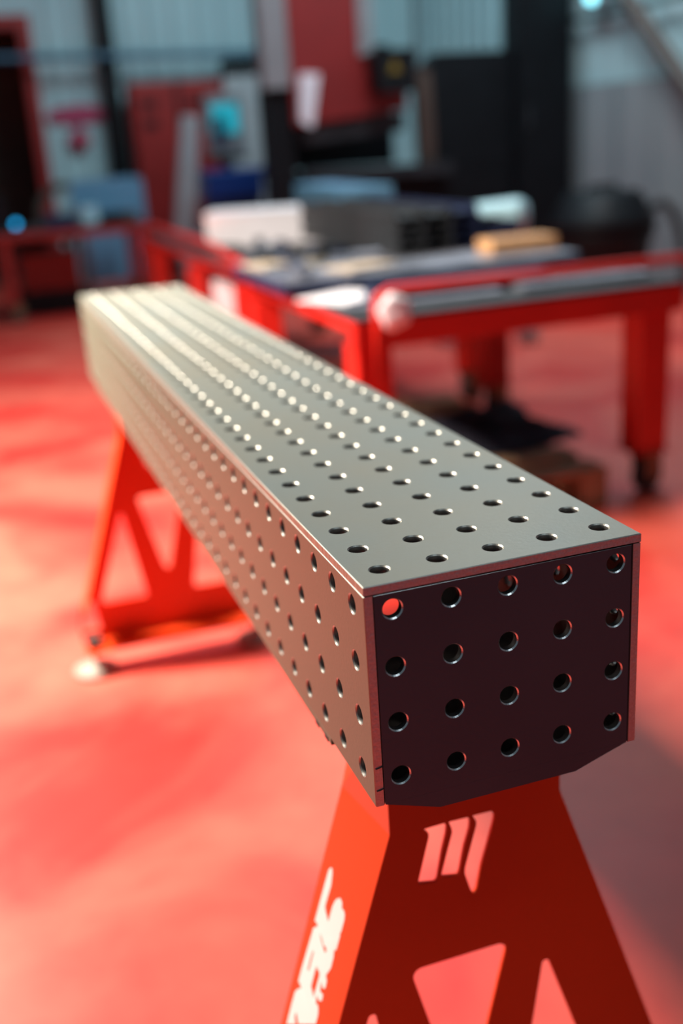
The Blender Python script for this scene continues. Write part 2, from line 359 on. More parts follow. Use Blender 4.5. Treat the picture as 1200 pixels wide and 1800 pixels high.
# ------------------------------------------------------------------ trestles
def foot(bmroot, x, y, ztop, par):
    f = nb(); lathe(f, (x, y, 0), [(0.050, 0.0), (0.056, 0.004), (0.056, .010), (0.042, .017), (.016, .021), (.014, .030), (.006, .030)], 32)
    o = link('foot_pad', f, 'pad', par, True)
    f = nb(); tube(f, [(x, y, .028), (x, y, ztop + .03)], 0.007, 14); lathe(f, (x, y, ztop - .012), [(.0125, 0), (.0125, .011)], 6); link('threaded_stud', f, 'zinc', par)
def trestle(yp, s, xc, label, left, right, near):
    """plate in plane y=yp, flanges go in direction s*y for 0.1 m"""
    t = thing('trestle', (xc, yp + s * .05, 0), label, 'trestle', None)
    top, sh, bot = H - .1975, H - .32, .07
    outline = [(xc + left(top), top), (xc + left(sh), sh), (xc + left(.14), .14), (xc + left(bot), bot), (xc + right(bot), bot), (xc + right(.14), .14), (xc + right(sh), sh), (xc + right(top), top)]
    vcut = rounded([(xc - .056, H - .4905), (xc + .056, H - .4905), (xc + .006, H - .690), (xc - .006, H - .690)], [.010, .010, .01, .01])
    tri = lambda g: rounded([(xc + g * .097, H - .531), (xc + g * .104, H - .531), (xc + g * .179, H - .757), (xc + g * .061, H - .757)], [.006, .006, .009, .009])
    cuts = [outline, vcut, tri(1), tri(-1)]
    for g, fn in ((-1, left), (1, right)):
        e = fn(H - .79) - g * .006
        cuts.append(rounded([(xc + e - g * .012, H - .745), (xc + e - g * .030, H - .745), (xc + e - g * .042, H - .825), (xc + e + g*.012, H - .825)], .008))
    LG = [[(88.2, -323.6), (111.3, -323.1), (113.8, -327.4), (113.0, -336.7), (107.4, -358.0), (101.5, -387.3), (99.2, -390.5), (81.2, -386.7), (80.8, -382.7), (93.8, -334.8), (94.0, -330.1)], [(116.1, -322.9), (136.8, -323.5), (139.3, -328.2), (138.7, -337.6), (132.3, -357.8), (126.1, -386.2), (124.2, -390.0), (106.4, -386.4), (106.2, -381.9), (119.2, -336.6), (118.9, -331.7)], [(142.1, -323.1), (162.7, -323.7), (166.2, -328.3), (165.6, -336.8), (157.4, -365.4), (150.5, -386.9), (144.9, -413.0), (141.6, -418.0), (138.1, -412.8), (131.9, -390.0), (132.1, -383.1), (145.8, -335.8), (146.0, -330.6)]]
    for L in LG: cuts.append([(xc - .1235 + s * 0 + (a / 1000 if near else .247 - a / 1000), H + b / 1000) for a, b in L])
    M = Matrix(((1, 0, 0, 0), (0, 0, 1, yp + s * .0025), (0, 1, 0, 0), (0, 0, 0, 1)))
    link('face_plate', sheet(cuts, .005, M), 'red', t)
    for g, fn in ((-1, left), (1, right)):
        bm = nb(); sp = .015 if near else .0; D = .100 if near else .062
        fb = .165; prof = [(fn(top), top), (fn(sh), sh), (fn(fb), fb)]
        ys_ = [yp + s * .0005, yp + s * D]
        def X(a, y, z): return xc + a + g * sp * abs(y - yp) / D - (g * .033 * abs(y - yp) / D if near and z > sh + .01 else 0)
        for out, rev in ((0, False), (-g * .004, True)):
            rows = [[bm.verts.new((X(a + out, y, z), y, z)) for y in ys_] for a, z in prof]
            for i in range(2): bm.faces.new((rows[i][0], rows[i][1], rows[i + 1][1], rows[i + 1][0]))
            if out == 0: R0 = rows
        for i in range(2):
            bm.faces.new((R0[i][1], rows[i][1], rows[i + 1][1], R0[i + 1][1])); bm.faces.new((R0[i][0], rows[i][0], rows[i + 1][0], R0[i + 1][0]))
        bm.faces.new((R0[0][0], R0[0][1], rows[0][1], rows[0][0])); bm.faces.new((R0[2][0], R0[2][1], rows[2][1], rows[2][0]))
        fl = link('side_flange', bm, 'red', t)
        if g < 0: lf = fl
    bm = nb(); y0, y1 = sorted((yp, yp + s * .085)); box(bm, xc + left(bot), xc + right(bot), y0, y1, bot - .004, bot, .001)
    link('bottom_flange', bm, 'red', t)
    bm = nb(); y0, y1 = sorted((yp + s * .005, yp + s * .095)); box(bm, xc + left(top) + .004, xc + right(top) - .004, y0, y1, top - .004, top, .001)
    link('top_flange', bm, 'red', t)
    for x in (xc - .216, xc + .207):
        bm = nb(); y0, y1 = sorted((yp + s * .012, yp + s * .078)); box(bm, x - .015, x + .02, y0 + .012, y1 - .012, bot + .0005, bot + .022, .002); link('corner_block', bm, 'inner', t)
        foot(None, x, yp + s * .045, bot, t)
    return t, lf
def hw(z, h0, slope): return h0 + max(0.0, (H - .32) - z) * slope
near, lfl = trestle(.12, 1, .1235, 'bright red folded-steel trestle under the near end of the beam, white lettering on its side',
                    lambda z: -hw(z, .0705, .319), lambda z: hw(z, .117, .349), True)
far, _ = trestle(1.88, -1, .1145, 'red folded-steel trestle under the far end of the beam, standing on pale round feet',
                 lambda z: -min(.236, hw(z, .082, .331)), lambda z: min(.236, hw(z, .082, .331)), False)
# white lettering fixed on the left flange of the near trestle
B = V((-.013, .12, H - .529)); e1 = (V((.053, .12, H - .322)) - B).normalized()
nrm = (V((.053, .12, H - .322)) - B).cross(V((.038, .22, H - .322)) - B).normalized()
e2 = nrm.cross(e1).normalized()
if e2.y < 0: e2 = -e2
outn = nrm if nrm.x < 0 else -nrm
D = dict(a=[[127.3, 83.6], [128.4, 80.2], [123.4, 77.4], [111.6, 74.5], [91.2, 75.6], [84.5, 75.1], [81.6, 71.8], [75.6, 63.2], [71.9, 57.9], [50.5, 56.1], [48.2, 59.5], [52.4, 66.2], [57.5, 79.2], [59.9, 82.8], [59.3, 87.2], [66.4, 87.3], [92.7, 86.7], [122.9, 85.9]], b=[[111.3, 53.4], [110.1, 47.9], [103.9, 45.3], [104.9, 41.5], [102.0, 37.7], [96.8, 36.4], [81.9, 36.5], [79.6, 38.0], [78.5, 36.4], [60.5, 36.7], [47.7, 53.6], [50.5, 56.1], [75.2, 62.9], [94.5, 62.6], [102.1, 60.8], [107.3, 57.9]], c=[[54.4, 83.5], [58.7, 77.5], [50.3, 67.4], [43.2, 54.1], [39.5, 50.6], [18.8, 56.1], [20.7, 62.8], [13.0, 63.5], [-4.8, 63.3], [-11.1, 54.8], [-14.1, 47.4], [-28.2, 50.7], [-33.3, 57.0], [-28.4, 67.2], [-23.4, 78.3], [-18.7, 83.8], [-18.8, 88.7], [-3.1, 88.8], [20.7, 87.7], [41.9, 86.6], [50.5, 86.3]], ch=[[30.8, 76.8], [28.5, 74.4], [4.4, 74.5], [5.8, 77.4], [21.5, 77.3]], d=[[59.1, 57.1], [69.4, 43.3], [55.3, 39.0], [50.5, 37.7], [38.0, 37.5], [25.1, 42.7], [21.0, 38.4], [12.5, 38.0], [9.7, 42.2], [13.3, 48.1], [3.2, 45.8], [4.1, 38.9], [-3.0, 38.1], [-6.9, 43.0], [-4.5, 48.8], [-13.6, 47.6], [-10.0, 54.2], [16.1, 53.5], [20.3, 55.7], [24.1, 59.9], [42.9, 54.6], [49.0, 52.0]], e=[[-24.8, 85.0], [-21.2, 79.4], [-32.8, 57.8], [-37.5, 51.8], [-43.8, 52.1], [-57.2, 68.2], [-49.7, 78.3], [-56.1, 78.6], [-61.6, 73.3], [-75.5, 90.0], [-50.8, 90.2], [-32.5, 89.7]], f=[[-14.5, 48.3], [-11.8, 43.9], [-15.5, 39.7], [-21.2, 38.0], [-32.1, 38.2], [-43.8, 52.1], [-36.5, 53.5], [-33.3, 57.0], [-13.3, 56.0]])
bm = nb()
for key, off in (('a', .0), ('b', .00008), ('c', .00016), ('d', .00024), ('e', .00032), ('f', .0004)):
    polys = [[(u / 1000, v / 1000) for u, v in D[key]]]
    if key == 'c': polys.append([(u / 1000, v / 1000) for u, v in D['ch']])
    o3 = B + outn * (.0005 + off)
    M = Matrix(((e1.x, e2.x, outn.x, o3.x), (e1.y, e2.y, outn.y, o3.y), (e1.z, e2.z, outn.z, o3.z), (0, 0, 0, 1)))
    s_ = sheet(polys, .0004, M); me = bpy.data.meshes.new('t'); s_.to_mesh(me); s_.free(); bm.from_mesh(me); bpy.data.meshes.remove(me)
o = link('lettering', bm, 'white', lfl); o['label'] = 'white lettering'

# ------------------------------------------------------------------ tables
def caster(x, y, par, r=.062, rot=0.3):
    root = nb(); box(root, x - .045, x + .045, y - .045, y + .045, .150, .158, .002)
    cx, cy = x + .025 * math.cos(rot), y + .025 * math.sin(rot)
    d = V((-math.sin(rot), math.cos(rot), 0)); a = V((math.cos(rot), math.sin(rot), 0))
    for s in (-1, 1):
        p = V((cx, cy, 0)) + d * s * .030
        q = [p + a * u + V((0, 0, z)) for u, z in ((-.055, .15), (.050, .15), (.030, .045), (-.020, .045))]
        prism(root, list(range(4)) and [(0, 0), (1, 0), (2, 0), (3, 0)], lambda u, v: q[int(u)], lambda u, v: q[int(u)] + d * .003)
    c = link('caster', root, 'caster', par)
    wb = nb(); tube(wb, [V((cx, cy, r)) + d * k for k in (-.025, -.018, .018, .025)], [r * .85, r, r, r * .85], 24); link('wheel', wb, 'rubber', c)
def table(name, x0, x1, y0, y1, zt, lw, legs, label, casters=True, redm='red2', apron=.085, topmat='dsteel'):
    t = thing(name, ((x0 + x1) / 2, (y0 + y1) / 2, 0), label, 'table')
    bm = nb(); box(bm, x0, x1, y0, y1, zt - .012, zt, .003); link('table_top', bm, topmat, t)
    bm = nb(); a = zt - .012; b = a - apron
    box(bm, x0, x1, y0, y0 + .05, b, a - .0005, .004); box(bm, x0, x1, y1 - .05, y1, b, a - .0005, .004)
    bs = a - apron * .5; box(bm, x0 + .01, x0 + .05, y0 + .05, y1 - .05, bs, a - .0005, .004); box(bm, x1 - .05, x1 - .01, y0 + .05, y1 - .05, bs, a - .0005, .004)
    link('apron_frame', bm, redm, t)
    zb = .158 if casters else .03
    for (x, y) in legs:
        bm = nb(); box(bm, x - lw / 2, x + lw / 2, y - lw / 2, y + lw / 2, zb, b + .004, .006)
        box(bm, x - lw * .62, x + lw * .62, y - lw * .62, y + lw * .62, zb, zb + .006, .001); link('leg', bm, redm, t)
        if casters: caster(x, y, t)
        else:
            bm = nb(); lathe(bm, (x, y, 0), [(.03, 0), (.03, .008), (.012, .014), (.012, .031)], 16); link('levelling_foot', bm, 'rubber', t)
    return t
A = table('workshop_table', .80, 1.94, 2.28, 3.62, .735, .115, [(.87, 2.37), (1.86, 2.37), (.86, 3.54), (1.94 - .06, 3.56)],
          'red table on casters right of the beam, with a raised red handle rail')
bm = nb()
P = [(.86, 2.255, .52), (.86, 2.255, .76), (.868, 2.255, .795), (.90, 2.255, .812), (1.4, 2.255, .812), (1.91, 2.255, .812), (1.945, 2.255, .795), (1.955, 2.255, .76), (1.955, 2.255, .60)]
tube(bm, P, .0145, 14); h = link('handle_rail', bm, 'red2', A, True)
B_ = table('workshop_table', .83, 1.98, 3.70, 6.30, .735, .09, [(.88, 3.93), (1.93, 3.93), (.88, 4.95), (.90, 6.22), (1.9, 6.22)],
           'longer red steel table directly behind the handle-rail table, piled with parts', apron=.07)
bm = nb(); tube(bm, [(.90, 6.75, .60), (.90, 6.7, .75), (.90, 6.4, .775), (.90, 4.55, .775), (.89, 4.30, .755), (.86, 3.75, .742)], .020, 12); link('side_rail', bm, 'red2', B_, True)
Ct = table('workbench', -.75, 1.17, 8.15, 8.95, .70, .08, [(.05, 8.2), (1.12, 8.2), (-.70, 8.2), (-.70, 8.9), (1.12, 8.9)],
           'red workbench against the back wall at the far left', casters=True, redm='dred', apron=.06)

# ------------------------------------------------------------------ things on the near table
bm = nb(); box(bm, .76, 1.90, 2.86, 3.60, .736, .785, .003, mi=1)
for f in bm.faces:
    f.material_index = 0 if f.normal.z > .5 else 1  # pale top, navy sides: top reflection and side shade put into colour
tag(link('steel_slab', bm, ['sheet', 'navy'], loc=(1.33, 3.2, .736)), 'thick blue-grey steel slab lying across the handle-rail table', 'steel plate')
for i, (x0, x1, y0, y1, z0, z1, mt, lab) in enumerate([
        (.83, 1.36, 2.42, 2.48, .736, .748, 'sheet', 'bare flat steel bar on the handle-rail table, nearest the rail'),
        (.95, 1.58, 2.52, 2.60, .736, .788, 'navy', 'thick blue-black steel bar lying parallel to the handle rail'),
        (1.42, 1.90, 2.40, 2.48, .7361, .755, 'sheet', 'short bright steel bar at the right end of the handle-rail table')]):
    bm = nb(); box(bm, x0, x1, y0, y1, z0, z1, .002)
    tag(link('flat_bar', bm, mt, loc=((x0 + x1) / 2, (y0 + y1) / 2, z0)), lab, 'steel bar', 'flat bars on the handle-rail table')
bm = nb(); box(bm, .80, 1.05, 2.60, 2.82, .736, .742, .002, rz=.5)
tag(link('metal_plate', bm, 'wpanel', loc=(.92, 2.7, .736)), 'small pale sheet lying on the left corner of the handle-rail table', 'sheet')
# crumpled white rag over the rail
bm = nb(); bmesh.ops.create_icosphere(bm, subdivisions=4, radius=.05)
for v in bm.verts:
    n_ = math.sin(v.co.x * 90) * math.cos(v.co.z * 70) * .004 + math.sin(v.co.z * 120 + v.co.y * 60) * .003
    v.co += v.normal * n_; v.co.y *= .45; v.co.z *= 1.05
bmesh.ops.translate(bm, verts=bm.verts[:], vec=(.905, 2.215, .755))
tag(link('rag', bm, 'wpanel', smooth=True, loc=(.905, 2.215, .755)), 'crumpled white rag hanging at the corner of the red handle rail', 'rag')
bm = nb(); box(bm, 1.62, 1.90, 3.02, 3.16, .786, .838, .006)
tag(link('wooden_block', bm, 'lwood', loc=(1.76, 3.09, .786)), 'orange-brown wooden block near the right end of the steel slab', 'wood block')
bm = nb(); box(bm, 1.00, 1.22, 2.98, 3.14, .786, .796, .002, rz=.35)
tag(link('cardboard_piece', bm, 'card', loc=(1.1, 3.1, .786)), 'beige cardboard piece on the slab beside the dark bar stack', 'cardboard')
bm = nb(); box(bm, .78, .90, 3.30, 3.46, .786, .800, .002, rz=.3)
tag(link('cardboard_piece', bm, 'card', loc=(.84, 3.4, .786)), 'beige cardboard scrap at the left edge of the slab', 'cardboard')
# dark bar stack (long steel profiles bridging both tables)
bi = 0; places = ['bottom', 'second', 'third', 'fourth', 'top']
for r_ in range(5):
    for c_ in range(3):
        bm = nb(); x0 = 1.33 + c_ * .125 + (.01 if r_ % 2 else 0); z0 = .787 + r_ * .034; y0 = 3.26 + .02 * ((r_ * 3 + c_) % 3)
        box(bm, x0, x0 + .12, y0, y0 + 1.26, z0, z0 + .012, .002); box(bm, x0, x0 + .012, y0, y0 + 1.26, z0 + .012, z0 + .033, .002); box(bm, x0 + .108, x0 + .12, y0, y0 + 1.26, z0 + .012, z0 + .033, .002)
        tag(link('steel_channel', bm, 'navy' if c_ == 2 else 'dsteel', loc=(x0 + .06, y0 + .7, z0)),
            'dark steel channel in the stack on the tables, %s layer, %s column' % (places[r_], ('left', 'middle', 'right')[c_]), 'steel profile', 'stacked dark steel channels')
# dark crate right of the stack
t = thing('parts_crate', (1.80, 3.50, .786), 'dark open crate of parts right of the steel channel stack', 'crate')
bm = nb(); box(bm, 1.73, 1.885, 3.30, 3.58, .786, .79); box(bm, 1.73, 1.738, 3.30, 3.58, .79, .88); box(bm, 1.877, 1.885, 3.30, 3.58, .79, .88); box(bm, 1.73, 1.885, 3.30, 3.308, .79, .88); box(bm, 1.73, 1.885, 3.572, 3.58, .79, .88)
link('crate_body', bm, 'navy', t)
bm = nb(); box(bm, 1.745, 1.80, 3.33, 3.5, .791, .90, .006, rz=.1); box(bm, 1.81, 1.868, 3.36, 3.5, .791, .885, .006); link('parts', bm, 'dsteel', t)
# pale wrapped roll behind
bm = nb(); tube(bm, [(1.86, 4.42, .803), (1.875, 4.40, .804), (2.28, 4.05, .828), (2.30, 4.03, .828)], [.055, .065, .085, .07], 28)
tag(link('wrapped_roll', bm, 'pale', smooth=True, loc=(2.07, 4.2, .8)), 'pale blue wrapped roll lying behind the steel channel stack', 'roll')
# white box and light plate at the back
t = thing('white_carton', (1.30, 4.95, .736), 'white carton standing on the long red table behind the small parts', 'box')
bm = nb(); box(bm, .98, 1.60, 4.80, 5.14, .736, .895, .006, rz=-.35); link('carton_body', bm, 'wpanel', t)
bm = nb(); box(bm, .975, 1.605, 4.795, 5.145, .8955, .907, .004, rz=-.35); link('lid', bm, 'wpanel', t)
bm = nb(); box(bm, 1.72, 1.96, 4.85, 5.9, .736, .98, .01); 
tag(link('metal_case', bm, 'bluegrey', loc=(1.84, 5.3, .736)), 'blue-grey metal case behind the steel channel stack', 'case')

# small parts pile: brackets, rings, plates
def p_bracket():
    bm = nb(); box(bm, -.06, .06, -.03, .03, 0, .006, .001); box(bm, -.06, -.054, -.03, .03, .006, .055, .001); return bm
def p_ring():
    bm = nb(); n = 24
    a = [[bm.verts.new((r * math.cos(2 * math.pi * k / n), r * math.sin(2 * math.pi * k / n), z)) for k in range(n)] for r, z in ((.045, 0), (.045, .02), (.028, .02), (.028, 0))]
    for i in range(4):
        for k in range(n): bm.faces.new((a[i][k], a[i][(k + 1) % n], a[(i + 1) % 4][(k + 1) % n], a[(i + 1) % 4][k]))
    return bm
def p_tube():
    bm = nb(); tube(bm, [(-.055, 0, .016), (.055, 0, .016)], .016, 14); return bm
def p_plate():
    return sheet([rounded([(-.07, -.045), (.07, -.045), (.07, .045), (-.02, .045), (-.07, .01)], .008), [(.02 * math.cos(k * .4189), .02 * math.sin(k * .4189)) for k in range(15)]], .008, Matrix.Translation((0, 0, .0045)))
protos = []
for nm, fn, mts, cat in (('angle_bracket', p_bracket, ['dsteel', 'sheet', 'navy'], 'bracket'), ('steel_ring', p_ring, ['sheet', 'dsteel', 'zinc'], 'ring'), ('tube_offcut', p_tube, ['dsteel', 'sheet', 'dsteel'], 'tube'), ('cut_plate', p_plate, ['sheet', 'navy', 'dsteel'], 'plate')):
    for mt in mts: protos.append((nm, fn, mt, cat))
spots = []
for i in range(7):
    for j in range(3):
        spots.append((1.00 + j * .13 + random.uniform(-.01, .01), 3.80 + i * .15 + random.uniform(-.015, .015), .7365))
spots += [(.86, 3.0, .786), (.90, 3.16, .786), (1.02, 3.32, .786), (1.14, 3.45, .786), (1.22, 3.30, .786), (1.0, 3.48, .786)]
base = {}
for i, (x, y, z) in enumerate(spots):
    nm, fn, mt, cat = protos[(i * 7) % len(protos)]
    key = (nm, mt)
    if key not in base:
        o = link(nm, fn(), mt); base[key] = o
    else:
        o = base[key].copy(); C.objects.link(o)
    o.location = (x, y, z + .0); o.rotation_euler = (0, 0, random.uniform(0, 6.28))
    if x + .1 > 1.33 and z > .75: o.location.x = 1.22
    colr = {'dsteel': 'dark', 'sheet': 'bright', 'navy': 'blue-black', 'zinc': 'yellowish'}[mt]
    rows = ['nearest', 'second', 'third', 'fourth', 'fifth', 'sixth', 'farthest']
    if z > .75: where = 'on the steel slab, ' + ('left edge', 'left edge behind the first', 'beside the channel stack', 'at the back edge', 'against the channel stack', 'back left')[i - 21]; grp = 'small parts on the steel slab'
    else: where = 'on the long red table, %s row, %s' % (rows[i // 3], ('left', 'middle', 'right')[i % 3]); grp = 'small parts heaped on the long red table'
    tag(o, '%s %s %s' % (colr, nm.replace('_', ' ').replace('steel ', ''), where), cat, grp)
for x, y, r, mt in ((.98, 3.20, .022, 'sheet'), (1.30, 4.05, .03, 'sheet')):
    pass

# ------------------------------------------------------------------ under and behind the tables
t = thing('wooden_pallet', (1.28, 2.9, 0), 'worn brown wooden pallet on the floor under the handle-rail table', 'pallet')
for i in range(7):
    bm = nb(); y = 2.30 + i * .19; box(bm, .88, 1.68, y, y + .12, .118, .138, .003); link('top_board', bm, 'wood', t)
for x in (.88, 1.24, 1.58):
    bm = nb(); box(bm, x, x + .10, 2.30, 3.56, .022, .117, .003); link('stringer', bm, 'wood', t)
for y in (2.30, 2.87, 3.44):
    bm = nb(); box(bm, .88, 1.68, y, y + .1, 0, .021, .002); link('bottom_board', bm, 'wood', t)
bm = nb(); n = 26; g = [[None] * n for _ in range(n)]
for i in range(n):
    for j in range(n):
        u, v = i / (n - 1), j / (n - 1)
        e = 1 - max(abs(2 * u - 1), abs(2 * v - 1)) ** 3
        x = 1.14 + u * .66 + .03 * math.sin(v * 9); y = 2.62 + v * .62 + .04 * math.sin(u * 7 + 1)
        z = .142 + e * .045 + e * .018 * math.sin(u * 17 + v * 6) + e * .015 * math.sin(v * 21 - u * 5)
        g[i][j] = bm.verts.new((x, y, z))
for i in range(n - 1):
    for j in range(n - 1): bm.faces.new((g[i][j], g[i + 1][j], g[i + 1][j + 1], g[i][j + 1]))
bmesh.ops.solidify(bm, geom=bm.faces[:], thickness=.004)
tag(link('dark_cloth', bm, 'cloth', smooth=True, loc=(1.47, 2.9, .14)), 'crumpled dark blue cloth lying on the wooden pallet', 'cloth')
bm = nb(); box(bm, .93, .95, 4.02, 4.78, .05, .60, .03)
tag(link('white_board', bm, 'wpanel', loc=(.94, 4.4, .05)), 'pale board standing on edge under the long red table', 'board')
t = thing('white_bin', (1.35, 4.45, 0), 'white bin on the floor under the long red table', 'bin')
bm = nb(); box(bm, 1.18, 1.50, 4.3, 4.6, 0, .20, .012); link('bin_body', bm, 'lgrey', t)
bm = nb(); box(bm, 1.165, 1.515, 4.285, 4.615, .201, .222, .006); link('rim', bm, 'wpanel', t)
t = thing('white_canister', (2.86, 5.05, 0), 'small white canister on the open floor beyond the tables', 'canister')
bm = nb(); lathe(bm, (2.86, 5.05, 0), [(.06, 0), (.065, .01), (.065, .13), (.035, .16)], 20); link('canister_body', bm, 'lgrey', t, True)
bm = nb(); lathe(bm, (2.86, 5.05, .16), [(.030, 0), (.030, .03)], 16); link('cap', bm, 'lgrey', t)
for k, (x, y, s, lab) in enumerate([(2.50, 5.35, .10, 'small grey carton on the floor seen between the table legs, nearest the rear legs'), (2.2, 5.6, .15, 'larger grey carton on the floor behind the near table leg')]):
    t = thing('grey_carton', (x, y, 0), lab, 'box')
    bm = nb(); box(bm, x - s, x + s, y - s, y + s, 0, s * 1.3, .006); link('carton_body', bm, 'lgrey', t)
    bm = nb(); box(bm, x - s - .003, x + s + .003, y - .02, y + .02, s * 1.3, s * 1.3 + .002); link('tape', bm, 'card', t)

# black workshop vacuum by the right wall
t = thing('workshop_vacuum', (3.98, 6.05, 0), 'black workshop vacuum with a hose standing by the grey right wall', 'vacuum')
bm = nb(); lathe(bm, (3.98, 6.05, .07), [(.26, 0), (.30, .03), (.33, .34), (.36, .41), (.35, .46)], 36); link('tank', bm, 'black', t, True)
bm = nb(); lathe(bm, (3.98, 6.05, .532), [(.37, 0), (.37, .04), (.33, .09), (.28, .20), (.24, .235), (.10, .24)], 36); link('motor_head', bm, 'black', t, True)
bm = nb(); tube(bm, [(3.86, 6.05, .765), (3.88, 6.05, .80), (4.08, 6.05, .80), (4.10, 6.05, .765)], .016, 10); link('carry_handle', bm, 'black', t)
bm = nb(); tube(bm, [(4.24, 6.0, .60), (4.34, 5.98, .64), (4.42, 5.98, .66), (4.50, 5.97, .60), (4.56, 5.96, .45), (4.59, 5.95, .25), (4.58, 5.9, .06), (4.45, 5.8, .03)], .032, 14); link('hose', bm, 'rubber', t, True)
for a in range(4):
    x, y = 3.98 + .24 * math.cos(a * 1.571 + .78), 6.05 + .24 * math.sin(a * 1.571 + .78)
    bm = nb(); lathe(bm, (x, y - .015, .035), [(.025, 0), (.034, .005), (.034, .025), (.025, .03)], 16, 'Y'); tube(bm, [(x, y, .035), (x, y, .09)], .012, 8); link('caster', bm, 'rubber', t)

# ------------------------------------------------------------------ press brake (red ram, dark frame)
t = thing('press_brake', (3.3, 8.0, 0), 'large press brake machine with a red ram and dark side housings', 'machine')
def XZ(poly, y0, y1, mt, name, bev=0, mi=0):
    bm = nb(); prism(bm, poly, lambda u, v: (u, y0, v), lambda u, v: (u, y1, v)); return link(name, bm, mt, t)
XZ([(2.03, 1.60), (2.23, 1.60), (2.23, 2.9), (2.03, 2.9)], 7.5, 7.7, 'grey', 'left_housing')
XZ([(2.05, .35), (2.24, .35), (2.24, 1.60), (2.05, 1.60)], 7.55, 7.8, 'black', 'left_frame')
XZ([(2.24, 1.33), (3.15, 1.40), (3.15, 1.62), (2.85, 1.78), (2.77, 2.9), (2.23, 2.9)], 7.5, 7.62, 'ramred', 'ram_cover')
XZ([(2.77, 1.80), (2.89, 1.80), (2.89, 2.9), (2.78, 2.9)], 7.48, 7.7, 'grey', 'ram_post')
XZ([(2.30, 1.19), (3.14, 1.25), (3.14, 1.385), (2.30, 1.325)], 7.55, 7.62, 'dsteel', 'upper_tool')
XZ([(2.26, .0), (3.55, .0), (3.55, .95), (2.36, .98)], 7.60, 8.2, 'black', 'bed')
XZ([(2.3, .925), (3.5, .905), (3.5, .99), (2.3, 1.01)], 7.45, 7.6, 'dsteel', 'lower_tool')
XZ([(2.30, 1.0), (3.20, 1.0), (3.20, 1.9), (2.30, 1.9)], 7.95, 8.1, 'black', 'back_gauge')
XZ(rounded([(2.86, 1.52), (3.15, 1.52), (3.15, 1.82), (2.82, 1.82)], .03), 7.30, 7.48, 'black', 'control_head')
o = XZ([(2.93, 1.66), (3.03, 1.66), (2.98, 1.745)], 7.293, 7.299, 'yellow', 'warning_sign'); o['label'] = 'yellow warning triangle'
XZ([(3.26, .93), (3.38, .93), (3.36, 1.66), (3.24, 1.70)], 7.5, 7.6, 'brown', 'guide_post')
XZ([(3.36, .93), (4.11, .93), (4.11, 1.80), (3.46, 1.80), (3.36, 1.70)], 7.62, 7.78, 'black', 'right_frame')
XZ([(3.56, 0), (4.11, 0), (4.11, .925), (3.56, .925)], 7.62, 7.8, 'black', 'right_frame_base')
o = XZ(rounded([(2.27, 1.36), (2.36, 1.31), (2.44, 1.68), (2.29, 1.69)], .01), 7.44, 7.497, 'wpanel', 'sign_plate'); o['label'] = 'white sign plate'
t = thing('electrical_cabinet', (4.36, 7.65, 0), 'tall black electrical cabinet between the press and the right wall', 'cabinet')
bm = nb(); box(bm, 4.12, 4.60, 7.52, 7.80, .06, 2.9, .01); link('cabinet_body', bm, 'black', t)
bm = nb(); box(bm, 4.15, 4.57, 7.50, 7.518, .10, 2.86, .004); d = link('door', bm, 'black', t)
bm = nb(); box(bm, 4.18, 4.21, 7.475, 7.499, 1.2, 1.36, .004); link('handle', bm, 'dsteel', d)
bm = nb(); box(bm, 4.14, 4.58, 7.55, 7.78, 0, .059); link('plinth', bm, 'black', t)

# ------------------------------------------------------------------ left background
t = thing('red_cabinet', (1.93, 10.6, 0), 'tall dark red metal cabinet against the back wall', 'cabinet')
bm = nb(); box(bm, 1.50, 2.40, 10.42, 10.8, .05, 1.84, .008); link('cabinet_body', bm, 'dred', t)
for x0, x1 in ((1.51, 1.93), (1.97, 2.39)):
    bm = nb(); box(bm, x0, x1, 10.40, 10.418, .08, 1.82, .004); d = link('door', bm, 'dred', t)
    for z in (1.42, 1.60):
        bm = nb(); box(bm, x0 + .08, x0 + .22, 10.392, 10.399, z, z + .07); link('label_plate', bm, 'black', d)
bm = nb(); box(bm, 1.93, 1.97, 10.402, 10.419, .08, 1.82); link('centre_strip', bm, 'black', t)
bm = nb(); box(bm, 1.50, 2.40, 10.44, 10.8, 0, .049); link('plinth', bm, 'black', t)
bm = nb(); prism(bm, [(1.60, .0), (1.66, 0), (1.84, 1.48), (1.70, 1.49), (1.53, .5)], lambda u, v: (u, 9.0, v), lambda u, v: (u, 9.12, v))
tag(link('leaning_board', bm, 'lgrey', loc=(1.65, 9.05, 0)), 'tall grey board leaning upright in front of the red cabinet', 'board')
t = thing('teal_poster_terminal', (2.08, 9.1, 0), 'added terminal, its teal glow standing in for a window poster', 'poster stand-in')  # made-up glowing terminal in the place of a teal window poster
bm = nb(); box(bm, 1.91, 2.24, 9.02, 9.12, 1.14, 1.64, .012); hd = link('terminal_head', bm, 'grey', t)
bm = nb(); box(bm, 1.95, 2.19, 9.008, 9.019, 1.32, 1.56, .003); link('screen', bm, 'teal_glow', hd)
bm = nb(); box(bm, 1.97, 2.07, 9.004, 9.0075, 1.22, 1.46); link('dark_window', bm, 'navy', hd)
bm = nb(); box(bm, 2.02, 2.12, 9.05, 9.12, .03, 1.139, .01); link('stand', bm, 'grey', t)
bm = nb(); box(bm, 1.88, 2.26, 8.95, 9.25, 0, .029, .004); link('base_plate', bm, 'grey', t)
bm = nb(); box(bm, 1.90, 2.24, 8.99, 9.14, 1.10, 1.138, .006); link('keyboard_shelf', bm, 'black', t)
t = thing('blue_machine', (2.05, 8.7, 0), 'low deep blue machine housing in front of the added teal terminal', 'machine')
bm = nb(); box(bm, 1.76, 2.22, 8.55, 8.85, .05, .99, .02); link('housing', bm, 'navy', t)
bm = nb(); box(bm, 1.74, 2.24, 8.53, 8.87, .80, 1.03, .02); link('blue_cover', bm, 'blue', t)
